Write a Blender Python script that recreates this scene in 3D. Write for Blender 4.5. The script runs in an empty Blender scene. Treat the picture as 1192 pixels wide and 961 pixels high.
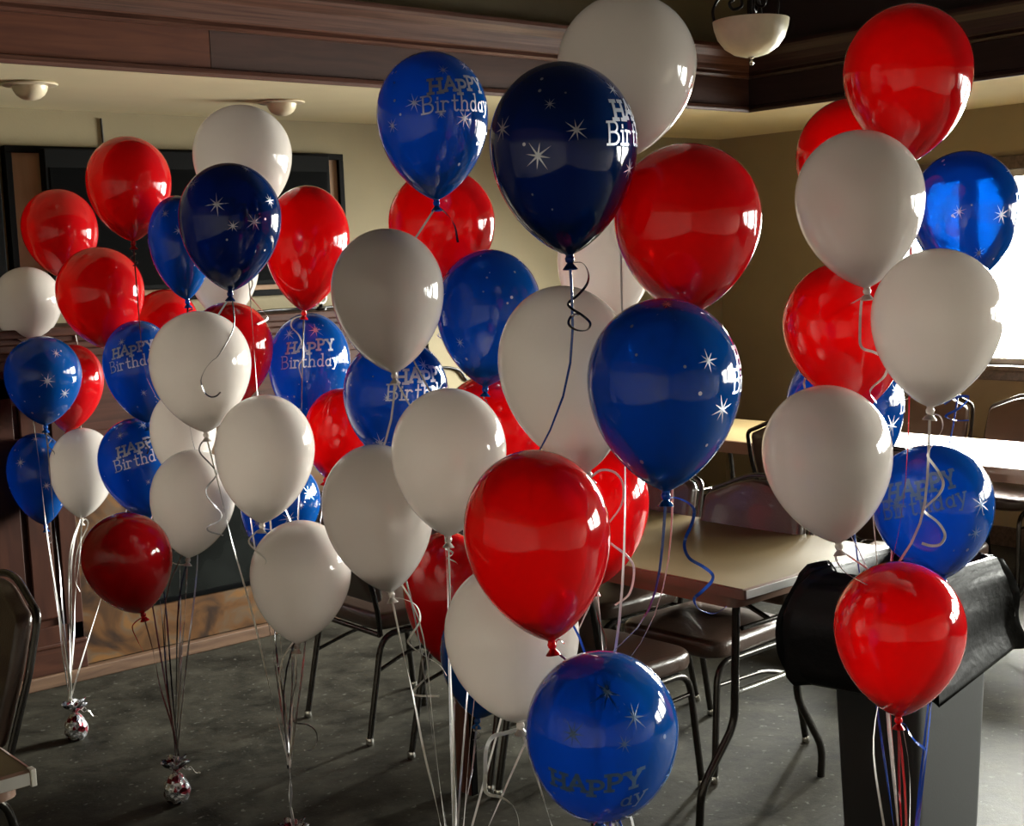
import bpy, bmesh, math, random
from mathutils import Vector, Matrix, noise

# ------------------------------------------------------------------ camera
C = bpy.context.scene.collection
SC = bpy.context.scene
PW, PH, FPX = 1192.0, 961.0, 1561.65
CAM = Vector((0, 0, 1.7))
v1 = Vector((2420 - PW/2, 234 - PH/2, FPX)).normalized()      # room X axis seen from the camera (right, down, forward)
v2 = Vector((-758 - PW/2, 355 - PH/2, FPX)).normalized()      # room Y axis
v3 = v1.cross(v2).normalized()
v2 = v3.cross(v1).normalized()
RIGHT = Vector((v1.x, v2.x, v3.x)); DOWN = Vector((v1.y, v2.y, v3.y)); FWD = Vector((v1.z, v2.z, v3.z))
cd = bpy.data.cameras.new('camera'); cam = bpy.data.objects.new('camera', cd); C.objects.link(cam)
cd.sensor_fit = 'HORIZONTAL'; cd.sensor_width = 36.0; cd.lens = FPX / PW * 36.0
cd.clip_start = 0.05
m3 = Matrix((RIGHT, -DOWN, -FWD)).transposed()
cam.matrix_world = Matrix.Translation(CAM) @ m3.to_4x4()
SC.camera = cam

def at(px, py, depth):
    """point of the room that lies `depth` metres in front of the camera along this sight line"""
    return CAM + (RIGHT * ((px - PW/2) / FPX) + DOWN * ((py - PH/2) / FPX) + FWD) * depth

# ------------------------------------------------------------------ light and exposure
SC.view_settings.view_transform = 'Standard'; SC.view_settings.look = 'None'
SC.view_settings.gamma = 1.0; SC.view_settings.use_curve_mapping = False
SC.view_settings.exposure = 0.98
SC.cycles.max_bounces = 14; SC.cycles.diffuse_bounces = 6; SC.cycles.glossy_bounces = 4
SC.cycles.transmission_bounces = 8; SC.cycles.transparent_max_bounces = 16
SC.cycles.caustics_reflective = False; SC.cycles.caustics_refractive = False
SC.cycles.sample_clamp_indirect = 6.0
AMBIENT = 1.5
wd = bpy.data.worlds.new('World'); SC.world = wd; wd.use_nodes = True
wn = wd.node_tree.nodes['Background']; wn.inputs[0].default_value = (0.97, 0.97, 0.96, 1); wn.inputs[1].default_value = AMBIENT
XB, YA, HC = 6.93, 5.88, 2.44          # window wall, television wall, low ceiling
X0, Y0 = -2.6, -3.4                    # the walls behind the camera
WIN = [(3.02, 4.66), (0.95, 2.59), (-1.12, 0.52), (-3.0, -1.55)]   # windows along the window wall (y range)
WZ0, WZ1 = 1.02, 2.09
WIN_POWER = [1400, 270, 600, 760]
def window_light(center, sx, sy, normal, power, col):
    ld = bpy.data.lights.new('daylight', 'AREA'); ld.shape = 'RECTANGLE'; ld.size = sx; ld.size_y = sy; ld.energy = power; ld.color = col
    lo = bpy.data.objects.new('daylight', ld); C.objects.link(lo); lo.location = center; lo.visible_camera = True; ld.spread = math.radians(116)
    lo.rotation_euler = Vector(normal).to_track_quat('-Z', 'Z').to_euler()
for (a, b), p in zip(WIN, WIN_POWER):
    window_light((XB + 0.62, (a+b)/2, (WZ0+WZ1)/2+.12), b-a+.6, WZ1-WZ0+.9, (-.80, 0, -.60), p, (1.0, 0.97, 0.90))

# ------------------------------------------------------------------ helpers
R = math.radians
def link(name, me, mat, parent=None):
    o = bpy.data.objects.new(name, me); C.objects.link(o)
    if mat:
        me.materials.append(mat)
    if parent: o.parent = parent
    return o
def tag(o, label=None, cat=None, group=None, kind=None):
    if label: o['label'] = label
    if cat: o['category'] = cat
    if group: o['group'] = group
    if kind: o['kind'] = kind
    return o
def thing(name, label, cat, loc=(0, 0, 0), rz=0.0, group=None):
    o = bpy.data.objects.new(name, None); C.objects.link(o); o.location = loc; o.rotation_euler = (0, 0, rz)
    o.empty_display_size = 0.1
    return tag(o, label, cat, group)
class MB:
    def __init__(s): s.bm = bmesh.new()
    def box(s, lo, hi, bev=0.0, seg=2, M=None):
        lo = Vector(lo); hi = Vector(hi)
        r = bmesh.ops.create_cube(s.bm, size=1.0)
        vs = r['verts']
        T = Matrix.Translation((lo+hi)/2) @ Matrix.Diagonal((*(hi-lo), 1))
        if M: T = M @ T
        bmesh.ops.transform(s.bm, matrix=T, verts=vs)
        if bev > 0:
            es = list({e for v in vs for e in v.link_edges})
            bmesh.ops.bevel(s.bm, geom=es, offset=bev, segments=seg, profile=0.5, affect='EDGES')
        return s
    def grid(s, rows, closed_u=False, closed_v=False, caps=False):
        """rows: list of rings (lists of points)"""
        vv = [[s.bm.verts.new(p) for p in r] for r in rows]
        n = len(rows[0]); m = len(rows)
        for i in range(m - (0 if closed_v else 1)):
            for j in range(n - (0 if closed_u else 1)):
                a, b, c, d = vv[i][j], vv[i][(j+1) % n], vv[(i+1) % m][(j+1) % n], vv[(i+1) % m][j]
                try: s.bm.faces.new((a, b, c, d))
                except ValueError: pass
        if caps:
            for r in (vv[0][::-1], vv[-1]):
                try: s.bm.faces.new(r)
                except ValueError: pass
        return vv
    def lathe(s, prof, n=32, M=None, cap=True):
        rows = []
        for r, z in prof:
            rows.append([(M @ Vector((r*math.cos(2*math.pi*k/n), r*math.sin(2*math.pi*k/n), z))) if M else Vector((r*math.cos(2*math.pi*k/n), r*math.sin(2*math.pi*k/n), z)) for k in range(n)])
        s.grid(rows, closed_u=True, caps=cap)
        return s
    def tube(s, pts, r, n=10, smooth_corner=0.0, closed=False):
        P = [Vector(p) for p in pts]
        if smooth_corner > 0 and len(P) > 2:
            Q = [P[0]]
            for i in range(1, len(P)-1):
                a, b, c = P[i-1], P[i], P[i+1]
                d1 = min(smooth_corner, (a-b).length*.49); d2 = min(smooth_corner, (c-b).length*.49)
                p0 = b + (a-b).normalized()*d1; p2 = b + (c-b).normalized()*d2
                for k in range(7):
                    t = k/6; Q.append(p0*(1-t)**2 + b*2*t*(1-t) + p2*t*t)
            Q.append(P[-1]); P = Q
        rings = []
        t = (P[1]-P[0]).normalized()
        up = Vector((0, 0, 1)) if abs(t.z) < .9 else Vector((1, 0, 0))
        nx = t.cross(up).normalized()
        for i, p in enumerate(P):
            if i == 0: t = (P[1]-P[0]).normalized()
            elif i == len(P)-1: t = (P[-1]-P[-2]).normalized()
            else: t = ((P[i+1]-p).normalized() + (p-P[i-1]).normalized()).normalized()
            nx = (nx - t*nx.dot(t)).normalized(); ny = t.cross(nx)
            rr = r[i] if isinstance(r, (list, tuple)) else r
            rings.append([p + nx*rr*math.cos(2*math.pi*k/n) + ny*rr*math.sin(2*math.pi*k/n) for k in range(n)])
        s.grid(rings, closed_u=True, caps=True)
        return s
    def strip(s, pts, width, thick, side=None, twist=0.0):
        """flat ribbon along pts"""
        P = [Vector(p) for p in pts]; rings = []
        nx = None
        for i, p in enumerate(P):
            t = (P[min(i+1, len(P)-1)] - P[max(i-1, 0)]).normalized()
            if nx is None:
                sd = side or RIGHT
                nx = sd - t*sd.dot(t)
                if nx.length < .05: nx = FWD - t*FWD.dot(t)
                nx.normalize()
            nx = (nx - t*nx.dot(t)).normalized()
            a = twist*i/len(P)
            n2 = t.cross(nx)
            u = nx*math.cos(a) + n2*math.sin(a); w = t.cross(u)
            rings.append([p + u*width/2 + w*thick/2, p - u*width/2 + w*thick/2, p - u*width/2 - w*thick/2, p + u*width/2 - w*thick/2])
        s.grid(rings, closed_u=True, caps=True)
        return s
    def done(s, name, mat, parent=None, smooth=None):
        bm = s.bm
        bmesh.ops.recalc_face_normals(bm, faces=bm.faces)
        if smooth is not None:
            for f in bm.faces: f.smooth = True
            for e in bm.edges:
                if len(e.link_faces) == 2 and e.calc_face_angle(0) > smooth: e.smooth = False
        me = bpy.data.meshes.new(name); bm.to_mesh(me); bm.free()
        return link(name, me, mat, parent)
def copy_tree(o, parent=None):
    c = o.copy(); C.objects.link(c)
    if parent: c.parent = parent
    for ch in list(o.children): copy_tree(ch, c)
    return c
def spline(P, k=8):
    """Catmull-Rom through points"""
    P = [Vector(p) for p in P]; Q = []
    for i in range(len(P)-1):
        a = P[i-1] if i else P[0]*2-P[1]; b = P[i]; c = P[i+1]; d = P[i+2] if i+2 < len(P) else P[-1]*2-P[-2]
        for j in range(k):
            t = j/k
            Q.append(.5*((2*b) + (c-a)*t + (2*a-5*b+4*c-d)*t*t + (3*b-a-3*c+d)*t**3))
    Q.append(P[-1]); return Q

# ------------------------------------------------------------------ materials
def new_mat(name):
    m = bpy.data.materials.new(name); m.use_nodes = True
    nt = m.node_tree; return m, nt, nt.nodes['Principled BSDF']
def N(nt, t, **kw):
    n = nt.nodes.new(t)
    for k, v in kw.items(): setattr(n, k, v)
    return n
def simple(name, col, rough=.5, metal=0.0, spec=.5, coat=0.0, bump=0.0, bscale=60, var=0.0, vscale=4):
    m, nt, p = new_mat(name)
    p.inputs['Base Color'].default_value = (*col, 1); p.inputs['Roughness'].default_value = rough
    p.inputs['Metallic'].default_value = metal; p.inputs['Specular IOR Level'].default_value = spec
    p.inputs['Coat Weight'].default_value = coat
    tc = N(nt, 'ShaderNodeTexCoord')
    if var > 0:
        no = N(nt, 'ShaderNodeTexNoise'); no.inputs['Scale'].default_value = vscale; no.inputs['Detail'].default_value = 5
        nt.links.new(tc.outputs['Object'], no.inputs['Vector'])
        rp = N(nt, 'ShaderNodeValToRGB'); rp.color_ramp.elements[0].position = .3; rp.color_ramp.elements[1].position = .7
        rp.color_ramp.elements[0].color = (*[c*(1-var) for c in col], 1); rp.color_ramp.elements[1].color = (*[min(1, c*(1+var)) for c in col], 1)
        nt.links.new(no.outputs['Fac'], rp.inputs['Fac']); nt.links.new(rp.outputs['Color'], p.inputs['Base Color'])
    if bump > 0:
        nb = N(nt, 'ShaderNodeTexNoise'); nb.inputs['Scale'].default_value = bscale; nb.inputs['Detail'].default_value = 4
        nt.links.new(tc.outputs['Object'], nb.inputs['Vector'])
        bp = N(nt, 'ShaderNodeBump'); bp.inputs['Strength'].default_value = bump; bp.inputs['Distance'].default_value = .01
        nt.links.new(nb.outputs['Fac'], bp.inputs['Height']); nt.links.new(bp.outputs['Normal'], p.inputs['Normal'])
    return m
def wood(name, c1, c2, rough=.35, scale=(1.2, 14, 14), coat=.2):
    m, nt, p = new_mat(name); p.inputs['Specular IOR Level'].default_value = .3
    tc = N(nt, 'ShaderNodeTexCoord'); mp = N(nt, 'ShaderNodeMapping'); mp.inputs['Scale'].default_value = scale
    nt.links.new(tc.outputs['Object'], mp.inputs['Vector'])
    no = N(nt, 'ShaderNodeTexNoise'); no.inputs['Scale'].default_value = 3; no.inputs['Detail'].default_value = 8; no.inputs['Distortion'].default_value = .8
    nt.links.new(mp.outputs['Vector'], no.inputs['Vector'])
    rp = N(nt, 'ShaderNodeValToRGB'); rp.color_ramp.elements[0].position = .32; rp.color_ramp.elements[1].position = .68
    rp.color_ramp.elements[0].color = (*c1, 1); rp.color_ramp.elements[1].color = (*c2, 1)
    nt.links.new(no.outputs['Fac'], rp.inputs['Fac']); nt.links.new(rp.outputs['Color'], p.inputs['Base Color'])
    p.inputs['Roughness'].default_value = rough; p.inputs['Coat Weight'].default_value = coat; p.inputs['Coat Roughness'].default_value = .2
    return m
def latex(name, col, tcol, transl, transp, trcol=None, rough=.075):
    m = bpy.data.materials.new(name); m.use_nodes = True; nt = m.node_tree
    for n in list(nt.nodes):
        if n.type != 'OUTPUT_MATERIAL': nt.nodes.remove(n)
    out = [n for n in nt.nodes if n.type == 'OUTPUT_MATERIAL'][0]
    d = N(nt, 'ShaderNodeBsdfDiffuse'); d.inputs[0].default_value = (*col, 1)
    t = N(nt, 'ShaderNodeBsdfTranslucent'); t.inputs[0].default_value = (*tcol, 1)
    m1 = N(nt, 'ShaderNodeMixShader'); m1.inputs[0].default_value = transl
    nt.links.new(d.outputs[0], m1.inputs[1]); nt.links.new(t.outputs[0], m1.inputs[2]); last = m1
    if transp > 0:
        tr = N(nt, 'ShaderNodeBsdfTransparent'); tr.inputs[0].default_value = (*(trcol or tcol), 1)
        m2 = N(nt, 'ShaderNodeMixShader'); m2.inputs[0].default_value = transp
        nt.links.new(last.outputs[0], m2.inputs[1]); nt.links.new(tr.outputs[0], m2.inputs[2]); last = m2
    g = N(nt, 'ShaderNodeBsdfGlossy'); g.inputs['Color'].default_value = (1, 1, 1, 1); g.inputs['Roughness'].default_value = rough
    fr = N(nt, 'ShaderNodeFresnel'); fr.inputs[0].default_value = 1.42
    m3_ = N(nt, 'ShaderNodeMixShader'); nt.links.new(fr.outputs[0], m3_.inputs[0])
    nt.links.new(last.outputs[0], m3_.inputs[1]); nt.links.new(g.outputs[0], m3_.inputs[2])
    nt.links.new(m3_.outputs[0], out.inputs['Surface'])
    return m
M = {}
M['r'] = latex('red_latex', (.60, .006, .010), (.85, .008, .010), .48, .10, (.9, .05, .04))
M['b'] = latex('blue_latex', (.003, .070, .30), (.002, .17, .62), .45, .10, (.02, .26, .65))
M['n'] = latex('navy_latex', (.002, .022, .11), (.002, .06, .26), .38, .10, (.03, .12, .5))
M['w'] = latex('white_latex', (.72, .66, .61), (.84, .77, .71), .5, 0)
M['print'] = simple('silver_ink', (.60, .64, .74), .38, metal=.85)
M['print2'] = simple('worn_backlit_silver_ink', (.10, .19, .36), .4, metal=.1)  # dimmer ink: worn lettering, plus backlit dimness put into the colour
M['rib_w'] = simple('white_ribbon', (.82, .80, .76), .25, coat=.5)
M['rib_b'] = simple('blue_ribbon', (.015, .07, .42), .22, coat=.5)
M['rib_r'] = simple('red_ribbon', (.50, .02, .03), .25, coat=.5)
M['rib_m'] = simple('maroon_ribbon', (.11, .018, .022), .3, coat=.3)
M['rib_n'] = simple('navy_ribbon', (.01, .012, .035), .22, coat=.5)
M['rib_s'] = simple('silver_ribbon', (.42, .41, .42), .2, metal=.5, coat=.4)
M['wall'] = simple('olive_beige_paint', (.245, .200, .112), .75, var=.07, vscale=2.5, bump=.05, bscale=120)
M['wall_pale'] = simple('pale_cream_paint', (.36, .33, .28), .8, var=.04, vscale=2)
M['ceil'] = simple('cream_ceiling_paint', (.66, .575, .36), .8, var=.05, vscale=2)
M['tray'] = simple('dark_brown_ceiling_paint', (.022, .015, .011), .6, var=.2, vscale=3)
M['band'] = simple('olive_brown_band_paint', (.16, .125, .065), .6, var=.15, vscale=3)
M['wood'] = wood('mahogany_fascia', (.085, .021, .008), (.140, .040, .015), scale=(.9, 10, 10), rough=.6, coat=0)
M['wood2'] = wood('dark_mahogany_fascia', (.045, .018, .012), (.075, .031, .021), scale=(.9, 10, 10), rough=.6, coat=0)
M['wood3'] = wood('shaded_mahogany_fascia', (.016, .008, .006), (.030, .015, .011), scale=(10, .9, 10), rough=.6, coat=0)  # same mahogany, darkened by hand for the side turned from the windows
M['mould3'] = wood('shaded_moulding_crosswise', (.022, .011, .008), (.045, .022, .016), scale=(30, .7, 30), rough=.45, coat=0)  # moulding wood with the backlit shade mixed into its colour
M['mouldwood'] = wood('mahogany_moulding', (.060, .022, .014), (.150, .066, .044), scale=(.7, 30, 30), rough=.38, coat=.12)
M['mantel'] = wood('mantel_wood', (.022, .0070, .0042), (.050, .0165, .0090), scale=(5, 5, .8), rough=.5, coat=0)
M['mantel'].node_tree.nodes['Principled BSDF'].inputs['Specular IOR Level'].default_value = .15
M['mantelh'] = wood('mantel_wood_crosswise', (.026, .0085, .005), (.062, .022, .012), scale=(.9, 12, 12), rough=.48, coat=0)
M['mantelh'].node_tree.nodes['Principled BSDF'].inputs['Specular IOR Level'].default_value = .18
M['plank'] = wood('pale_base_plank', (.070, .036, .020), (.125, .070, .040), rough=.6)
M['black'] = simple('black_gloss', (.002, .0022, .0024), .3, spec=.05)
M['blackmatt'] = simple('black_matt', (.0025, .0025, .0025), .6, spec=.06)
M['firebox'] = simple('sooty_black_glass', (.007, .008, .0075), .22, spec=.25, var=.6, vscale=5)
M['tan'] = wood('tan_board', (.24, .135, .07), (.34, .20, .11), rough=.5, scale=(3, 3, 1))
M['vinyl'] = simple('brown_vinyl', (.060, .036, .026), .30, coat=.25, bump=.15, bscale=180, var=.12)
M['steel'] = simple('bronze_grey_tube', (.055, .050, .045), .22, metal=.75)
M['chrome'] = simple('chrome', (.72, .70, .66), .14, metal=1.0)
M['dome'] = simple('cream_metal', (.62, .53, .38), .35)
M['bowl'] = simple('alabaster_glass', (.72, .66, .46), .3, var=.12, vscale=9)
M['iron'] = simple('dark_iron', (.02, .017, .015), .35, metal=.6)
M['bag'] = simple('black_bin_liner', (.0035, .0035, .0035), .38, spec=.16, bump=.2, bscale=35)
M['bin'] = simple('grey_plastic_bin', (.020, .021, .0205), .5, bump=.05, bscale=200)
def foil_mat():
    m, nt, p = new_mat('silver_and_red_foil')
    tc = N(nt, 'ShaderNodeTexCoord'); v = N(nt, 'ShaderNodeTexVoronoi'); v.inputs['Scale'].default_value = 55
    nt.links.new(tc.outputs['Object'], v.inputs['Vector'])
    rp = N(nt, 'ShaderNodeValToRGB'); rp.color_ramp.interpolation = 'CONSTANT'; e = rp.color_ramp.elements
    e[0].position = 0; e[0].color = (.50, .52, .58, 1); e[1].position = .62; e[1].color = (.22, .02, .035, 1)
    x = e.new(.40); x.color = (.75, .76, .80, 1); y = e.new(.82); y.color = (.10, .11, .14, 1)
    nt.links.new(v.outputs['Color'], rp.inputs['Fac']); nt.links.new(rp.outputs['Color'], p.inputs['Base Color'])
    p.inputs['Metallic'].default_value = .75; p.inputs['Roughness'].default_value = .25
    bp = N(nt, 'ShaderNodeBump'); bp.inputs['Strength'].default_value = .8; bp.inputs['Distance'].default_value = .006
    nt.links.new(v.outputs['Distance'], bp.inputs['Height']); nt.links.new(bp.outputs['Normal'], p.inputs['Normal']); return m
M['foil'] = foil_mat()
M['cable'] = simple('black_cable', (.01, .01, .01), .4)
M['casing'] = wood('dark_window_casing', (.06, .045, .035), (.12, .09, .07), rough=.3)
M['alu'] = simple('pale_window_sash', (.55, .54, .52), .3, metal=.4)
M['cordwhite'] = simple('white_ceramic', (.7, .68, .62), .3)
M['post'] = wood('red_brown_board', (.07, .02, .014), (.19, .075, .05), scale=(20, 20, 2))
# laminate table top with stains
def laminate():
    m, nt, p = new_mat('tan_laminate'); p.inputs['Specular IOR Level'].default_value = .28
    tc = N(nt, 'ShaderNodeTexCoord'); no = N(nt, 'ShaderNodeTexNoise'); no.inputs['Scale'].default_value = 4; no.inputs['Detail'].default_value = 6
    nt.links.new(tc.outputs['Object'], no.inputs['Vector'])
    rp = N(nt, 'ShaderNodeValToRGB'); rp.color_ramp.elements[0].position = .3; rp.color_ramp.elements[1].position = .75
    rp.color_ramp.elements[0].color = (.100, .070, .031, 1); rp.color_ramp.elements[1].color = (.150, .108, .050, 1)
    nt.links.new(no.outputs['Fac'], rp.inputs['Fac']); nt.links.new(rp.outputs['Color'], p.inputs['Base Color'])
    r2 = N(nt, 'ShaderNodeMapRange'); r2.inputs['To Min'].default_value = .25; r2.inputs['To Max'].default_value = .42
    nt.links.new(no.outputs['Fac'], r2.inputs['Value']); nt.links.new(r2.outputs['Result'], p.inputs['Roughness'])
    return m
M['laminate'] = laminate()
M['endglare'] = simple('pale_edge_glare', (.62, .60, .56), .38, metal=.35)  # pale colour for window glare on the brown table ends
M['edge'] = simple('brown_table_edge', (.20, .115, .08), .30, coat=1.0)
def floor_mat():
    m, nt, p = new_mat('worn_dark_floor'); p.inputs['Specular IOR Level'].default_value = .07
    tc = N(nt, 'ShaderNodeTexCoord')
    a = N(nt, 'ShaderNodeTexNoise'); a.inputs['Scale'].default_value = 4.5; a.inputs['Detail'].default_value = 10; a.inputs['Roughness'].default_value = .72; a.inputs['Distortion'].default_value = .25
    b = N(nt, 'ShaderNodeTexNoise'); b.inputs['Scale'].default_value = 38; b.inputs['Detail'].default_value = 3
    nt.links.new(tc.outputs['Object'], a.inputs['Vector']); nt.links.new(tc.outputs['Object'], b.inputs['Vector'])
    rp = N(nt, 'ShaderNodeValToRGB'); e = rp.color_ramp.elements
    e[0].position = .36; e[0].color = (.009, .0086, .0066, 1); e[1].position = .68; e[1].color = (.052, .048, .037, 1)
    nt.links.new(a.outputs['Fac'], rp.inputs['Fac'])
    r2 = N(nt, 'ShaderNodeValToRGB'); e = r2.color_ramp.elements
    e[0].position = .64; e[0].color = (0, 0, 0, 1); e[1].position = .70; e[1].color = (1, 1, 1, 1)
    nt.links.new(b.outputs['Fac'], r2.inputs['Fac'])
    mx = N(nt, 'ShaderNodeMixRGB'); mx.inputs['Color2'].default_value = (.085, .083, .073, 1)
    nt.links.new(r2.outputs['Color'], mx.inputs['Fac']); nt.links.new(rp.outputs['Color'], mx.inputs['Color1'])
    nt.links.new(mx.outputs['Color'], p.inputs['Base Color'])
    rr = N(nt, 'ShaderNodeMapRange'); rr.inputs['To Min'].default_value = .48; rr.inputs['To Max'].default_value = .72
    nt.links.new(a.outputs['Fac'], rr.inputs['Value']); nt.links.new(rr.outputs['Result'], p.inputs['Roughness'])
    bp = N(nt, 'ShaderNodeBump'); bp.inputs['Strength'].default_value = .35; bp.inputs['Distance'].default_value = .012
    nt.links.new(a.outputs['Fac'], bp.inputs['Height']); nt.links.new(bp.outputs['Normal'], p.inputs['Normal'])
    return m
M['floor'] = floor_mat()
def stone_mat():
    m, nt, p = new_mat('brown_slate_stone')
    tc = N(nt, 'ShaderNodeTexCoord'); a = N(nt, 'ShaderNodeTexNoise'); a.inputs['Scale'].default_value = 5; a.inputs['Detail'].default_value = 7; a.inputs['Distortion'].default_value = 1.2
    nt.links.new(tc.outputs['Object'], a.inputs['Vector'])
    rp = N(nt, 'ShaderNodeValToRGB'); e = rp.color_ramp.elements
    e[0].position = .33; e[0].color = (.020, .010, .006, 1); e[1].position = .66; e[1].color = (.135, .064, .020, 1)
    x = e.new(.5); x.color = (.090, .040, .013, 1); y = e.new(.58); y.color = (.085, .056, .034, 1)
    nt.links.new(a.outputs['Fac'], rp.inputs['Fac']); nt.links.new(rp.outputs['Color'], p.inputs['Base Color'])
    p.inputs['Roughness'].default_value = .35
    return m
M['stone'] = stone_mat()
def glass_mat():
    m = bpy.data.materials.new('window_glass'); m.use_nodes = True; nt = m.node_tree
    for n in list(nt.nodes):
        if n.type != 'OUTPUT_MATERIAL': nt.nodes.remove(n)
    out = [n for n in nt.nodes if n.type == 'OUTPUT_MATERIAL'][0]
    t = N(nt, 'ShaderNodeBsdfTransparent'); t.inputs[0].default_value = (.96, .98, .97, 1)
    g = N(nt, 'ShaderNodeBsdfGlossy'); g.inputs['Roughness'].default_value = .02
    f = N(nt, 'ShaderNodeFresnel'); f.inputs[0].default_value = 1.3; mx = N(nt, 'ShaderNodeMixShader')
    nt.links.new(f.outputs[0], mx.inputs[0]); nt.links.new(t.outputs[0], mx.inputs[1]); nt.links.new(g.outputs[0], mx.inputs[2])
    nt.links.new(mx.outputs[0], out.inputs['Surface']); return m
M['glass'] = glass_mat()

# ------------------------------------------------------------------ the room
def struct(name, mb, mat, parent=None, smooth=None):
    o = mb.done(name, mat, parent, smooth); 
    if parent is None: o['kind'] = 'structure'
    return o
XT, YT = 5.69, 4.62                       # inner faces of the lowered ceiling ring
XT0, YT0 = -1.4, -2.2
ZT = 3.05
struct('floor', MB().box((X0-.3, Y0-.3, -.1), (XB+.3, YA+.3, 0)), M['floor'])
struct('wall_back', MB().box((X0-.2, YA, 0), (XB+.2, YA+.15, 3.3)), M['wall'])
z1 = 3.3
struct('wall_left', MB().box((X0-.15, Y0, 0), (X0, YA, z1)), M['wall_pale'])
struct('wall_front', MB().box((X0-.15, Y0-.15, 0), (XB, Y0, z1)), M['wall_pale'])
mb = MB(); ys = [Y0] + sorted(v for w in WIN for v in w) + [YA]
for i in range(0, len(ys), 2): mb.box((XB, ys[i], 0), (XB+.15, ys[i+1], z1))
for a, b in WIN: mb.box((XB, a, 0), (XB+.15, b, WZ0)); mb.box((XB, a, WZ1), (XB+.15, b, z1))
struct('wall_right', mb, M['wall'])
mb = MB()                                  # low ceiling ring
mb.box((X0, YT+.03, HC), (XB, YA, HC+.06)); mb.box((XT+.03, YT0, HC), (XB, YT+.03, HC+.06))
mb.box((X0, Y0, HC), (XB, YT0-.03, HC+.06)); mb.box((X0, YT0-.03, HC), (XT0-.03, YT+.03, HC+.06))
struct('ceiling', mb, M['ceil'])
o = struct('ceiling_tray', MB().box((X0, Y0, ZT), (XB, YA, ZT+.1)), M['tray'])
# wooden fascia around the raised tray: boards, bead, crown, painted band
def prof_run(p0, p1, inward, prof, mat, name, n_over=0.0):
    d = (Vector(p1)-Vector(p0)).normalized(); inn = Vector(inward)
    rows = []
    for (u, z), in [((a, b),) for a, b in prof]:
        rows.append([Vector(p0) - d*0 + inn*u + Vector((0, 0, z)), Vector(p1) + inn*u + Vector((0, 0, z))])
    mb = MB(); vv = mb.grid(rows, closed_v=True)
    mb.bm.faces.new([r[0] for r in vv]); mb.bm.faces.new([r[1] for r in vv][::-1])
    return struct(name, mb, mat)
bead = [(0, HC-.012), (.016, HC-.012), (.02, HC), (.016, HC+.016), (0, HC+.02)]
crown = [(0, 2.60), (.014, 2.602), (.026, 2.612), (.020, 2.628), (.028, 2.634), (.034, 2.66), (.05, 2.695), (.075, 2.722), (.082, 2.735), (.082, 2.752), (0, 2.752)]
ax, ay = XT, YT
bz0, bz1 = HC-.005, 2.605
seam = 2.54
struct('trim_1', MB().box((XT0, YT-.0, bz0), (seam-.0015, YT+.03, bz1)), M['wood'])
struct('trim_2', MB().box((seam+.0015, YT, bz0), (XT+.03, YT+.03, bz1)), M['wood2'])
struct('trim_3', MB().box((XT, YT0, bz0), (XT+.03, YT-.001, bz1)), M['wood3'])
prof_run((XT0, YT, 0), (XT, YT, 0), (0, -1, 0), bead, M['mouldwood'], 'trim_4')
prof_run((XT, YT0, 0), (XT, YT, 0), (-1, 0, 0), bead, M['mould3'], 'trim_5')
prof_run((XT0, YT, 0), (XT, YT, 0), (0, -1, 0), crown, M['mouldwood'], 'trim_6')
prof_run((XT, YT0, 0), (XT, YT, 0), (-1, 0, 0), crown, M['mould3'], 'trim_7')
struct('trim_8', MB().box((XT0, YT, 2.752), (XT, YT+.03, ZT)), M['band'])
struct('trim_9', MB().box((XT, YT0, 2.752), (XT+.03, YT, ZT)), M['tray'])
struct('trim_10', MB().box((XT0-.03, YT0, bz0), (XT0, YT, ZT)), M['wood2'])
struct('trim_11', MB().box((XT0, YT0-.03, bz0), (XT, YT0, ZT)), M['wood2'])
struct('baseboard_right', MB().box((XB-.02, Y0, 0), (XB, YA, .11), .004), M['casing'])
struct('baseboard_back', MB().box((4.25, YA-.02, 0), (XB-.02, YA, .11), .004), M['casing'])
# windows on the right wall
for k, (a, b) in enumerate(WIN):
    w = tag(bpy.data.objects.new('window_%d' % (k+1), None), kind='structure'); C.objects.link(w); w.location = (XB, (a+b)/2, WZ0)
    def loc(mb_, nm, mt):
        for v in mb_.bm.verts: v.co -= Vector((XB, (a+b)/2, WZ0))
        return mb_.done(nm, mt, w)
    mb = MB(); c = .075
    mb.box((XB-.022, a-c, WZ1), (XB+.0, b+c, WZ1+c), .004); mb.box((XB-.022, a-c, WZ0-.002), (XB, a, WZ1), .004); mb.box((XB-.022, b, WZ0-.002), (XB, b+c, WZ1), .004)
    loc(mb, 'casing', M['casing'])
    mb = MB(); mb.box((XB-.06, a-c-.02, WZ0-.03), (XB+.15, b+c+.02, WZ0), .006); mb.box((XB-.02, a-c, WZ0-.085), (XB, b+c, WZ0-.03), .004)
    loc(mb, 'window_sill', M['casing'])
    mb = MB(); t = .035
    mb.box((XB+.05, a, WZ0), (XB+.09, a+t, WZ1)); mb.box((XB+.05, b-t, WZ0), (XB+.09, b, WZ1)); mb.box((XB+.05, a+t, WZ0), (XB+.09, b-t, WZ0+t)); mb.box((XB+.05, a+t, WZ1-t), (XB+.09, b-t, WZ1))
    for q in (1, 2):
        y = a+(b-a)*q/3; mb.box((XB+.05, y-.05, WZ0+t), (XB+.09, y+.05, WZ1-t))
    loc(mb, 'window_sash', M['alu'])
    mb = MB(); mb.box((XB+.068, a+t, WZ0+t), (XB+.072, b-t, WZ1-t)); loc(mb, 'window_pane', M['glass'])
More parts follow.
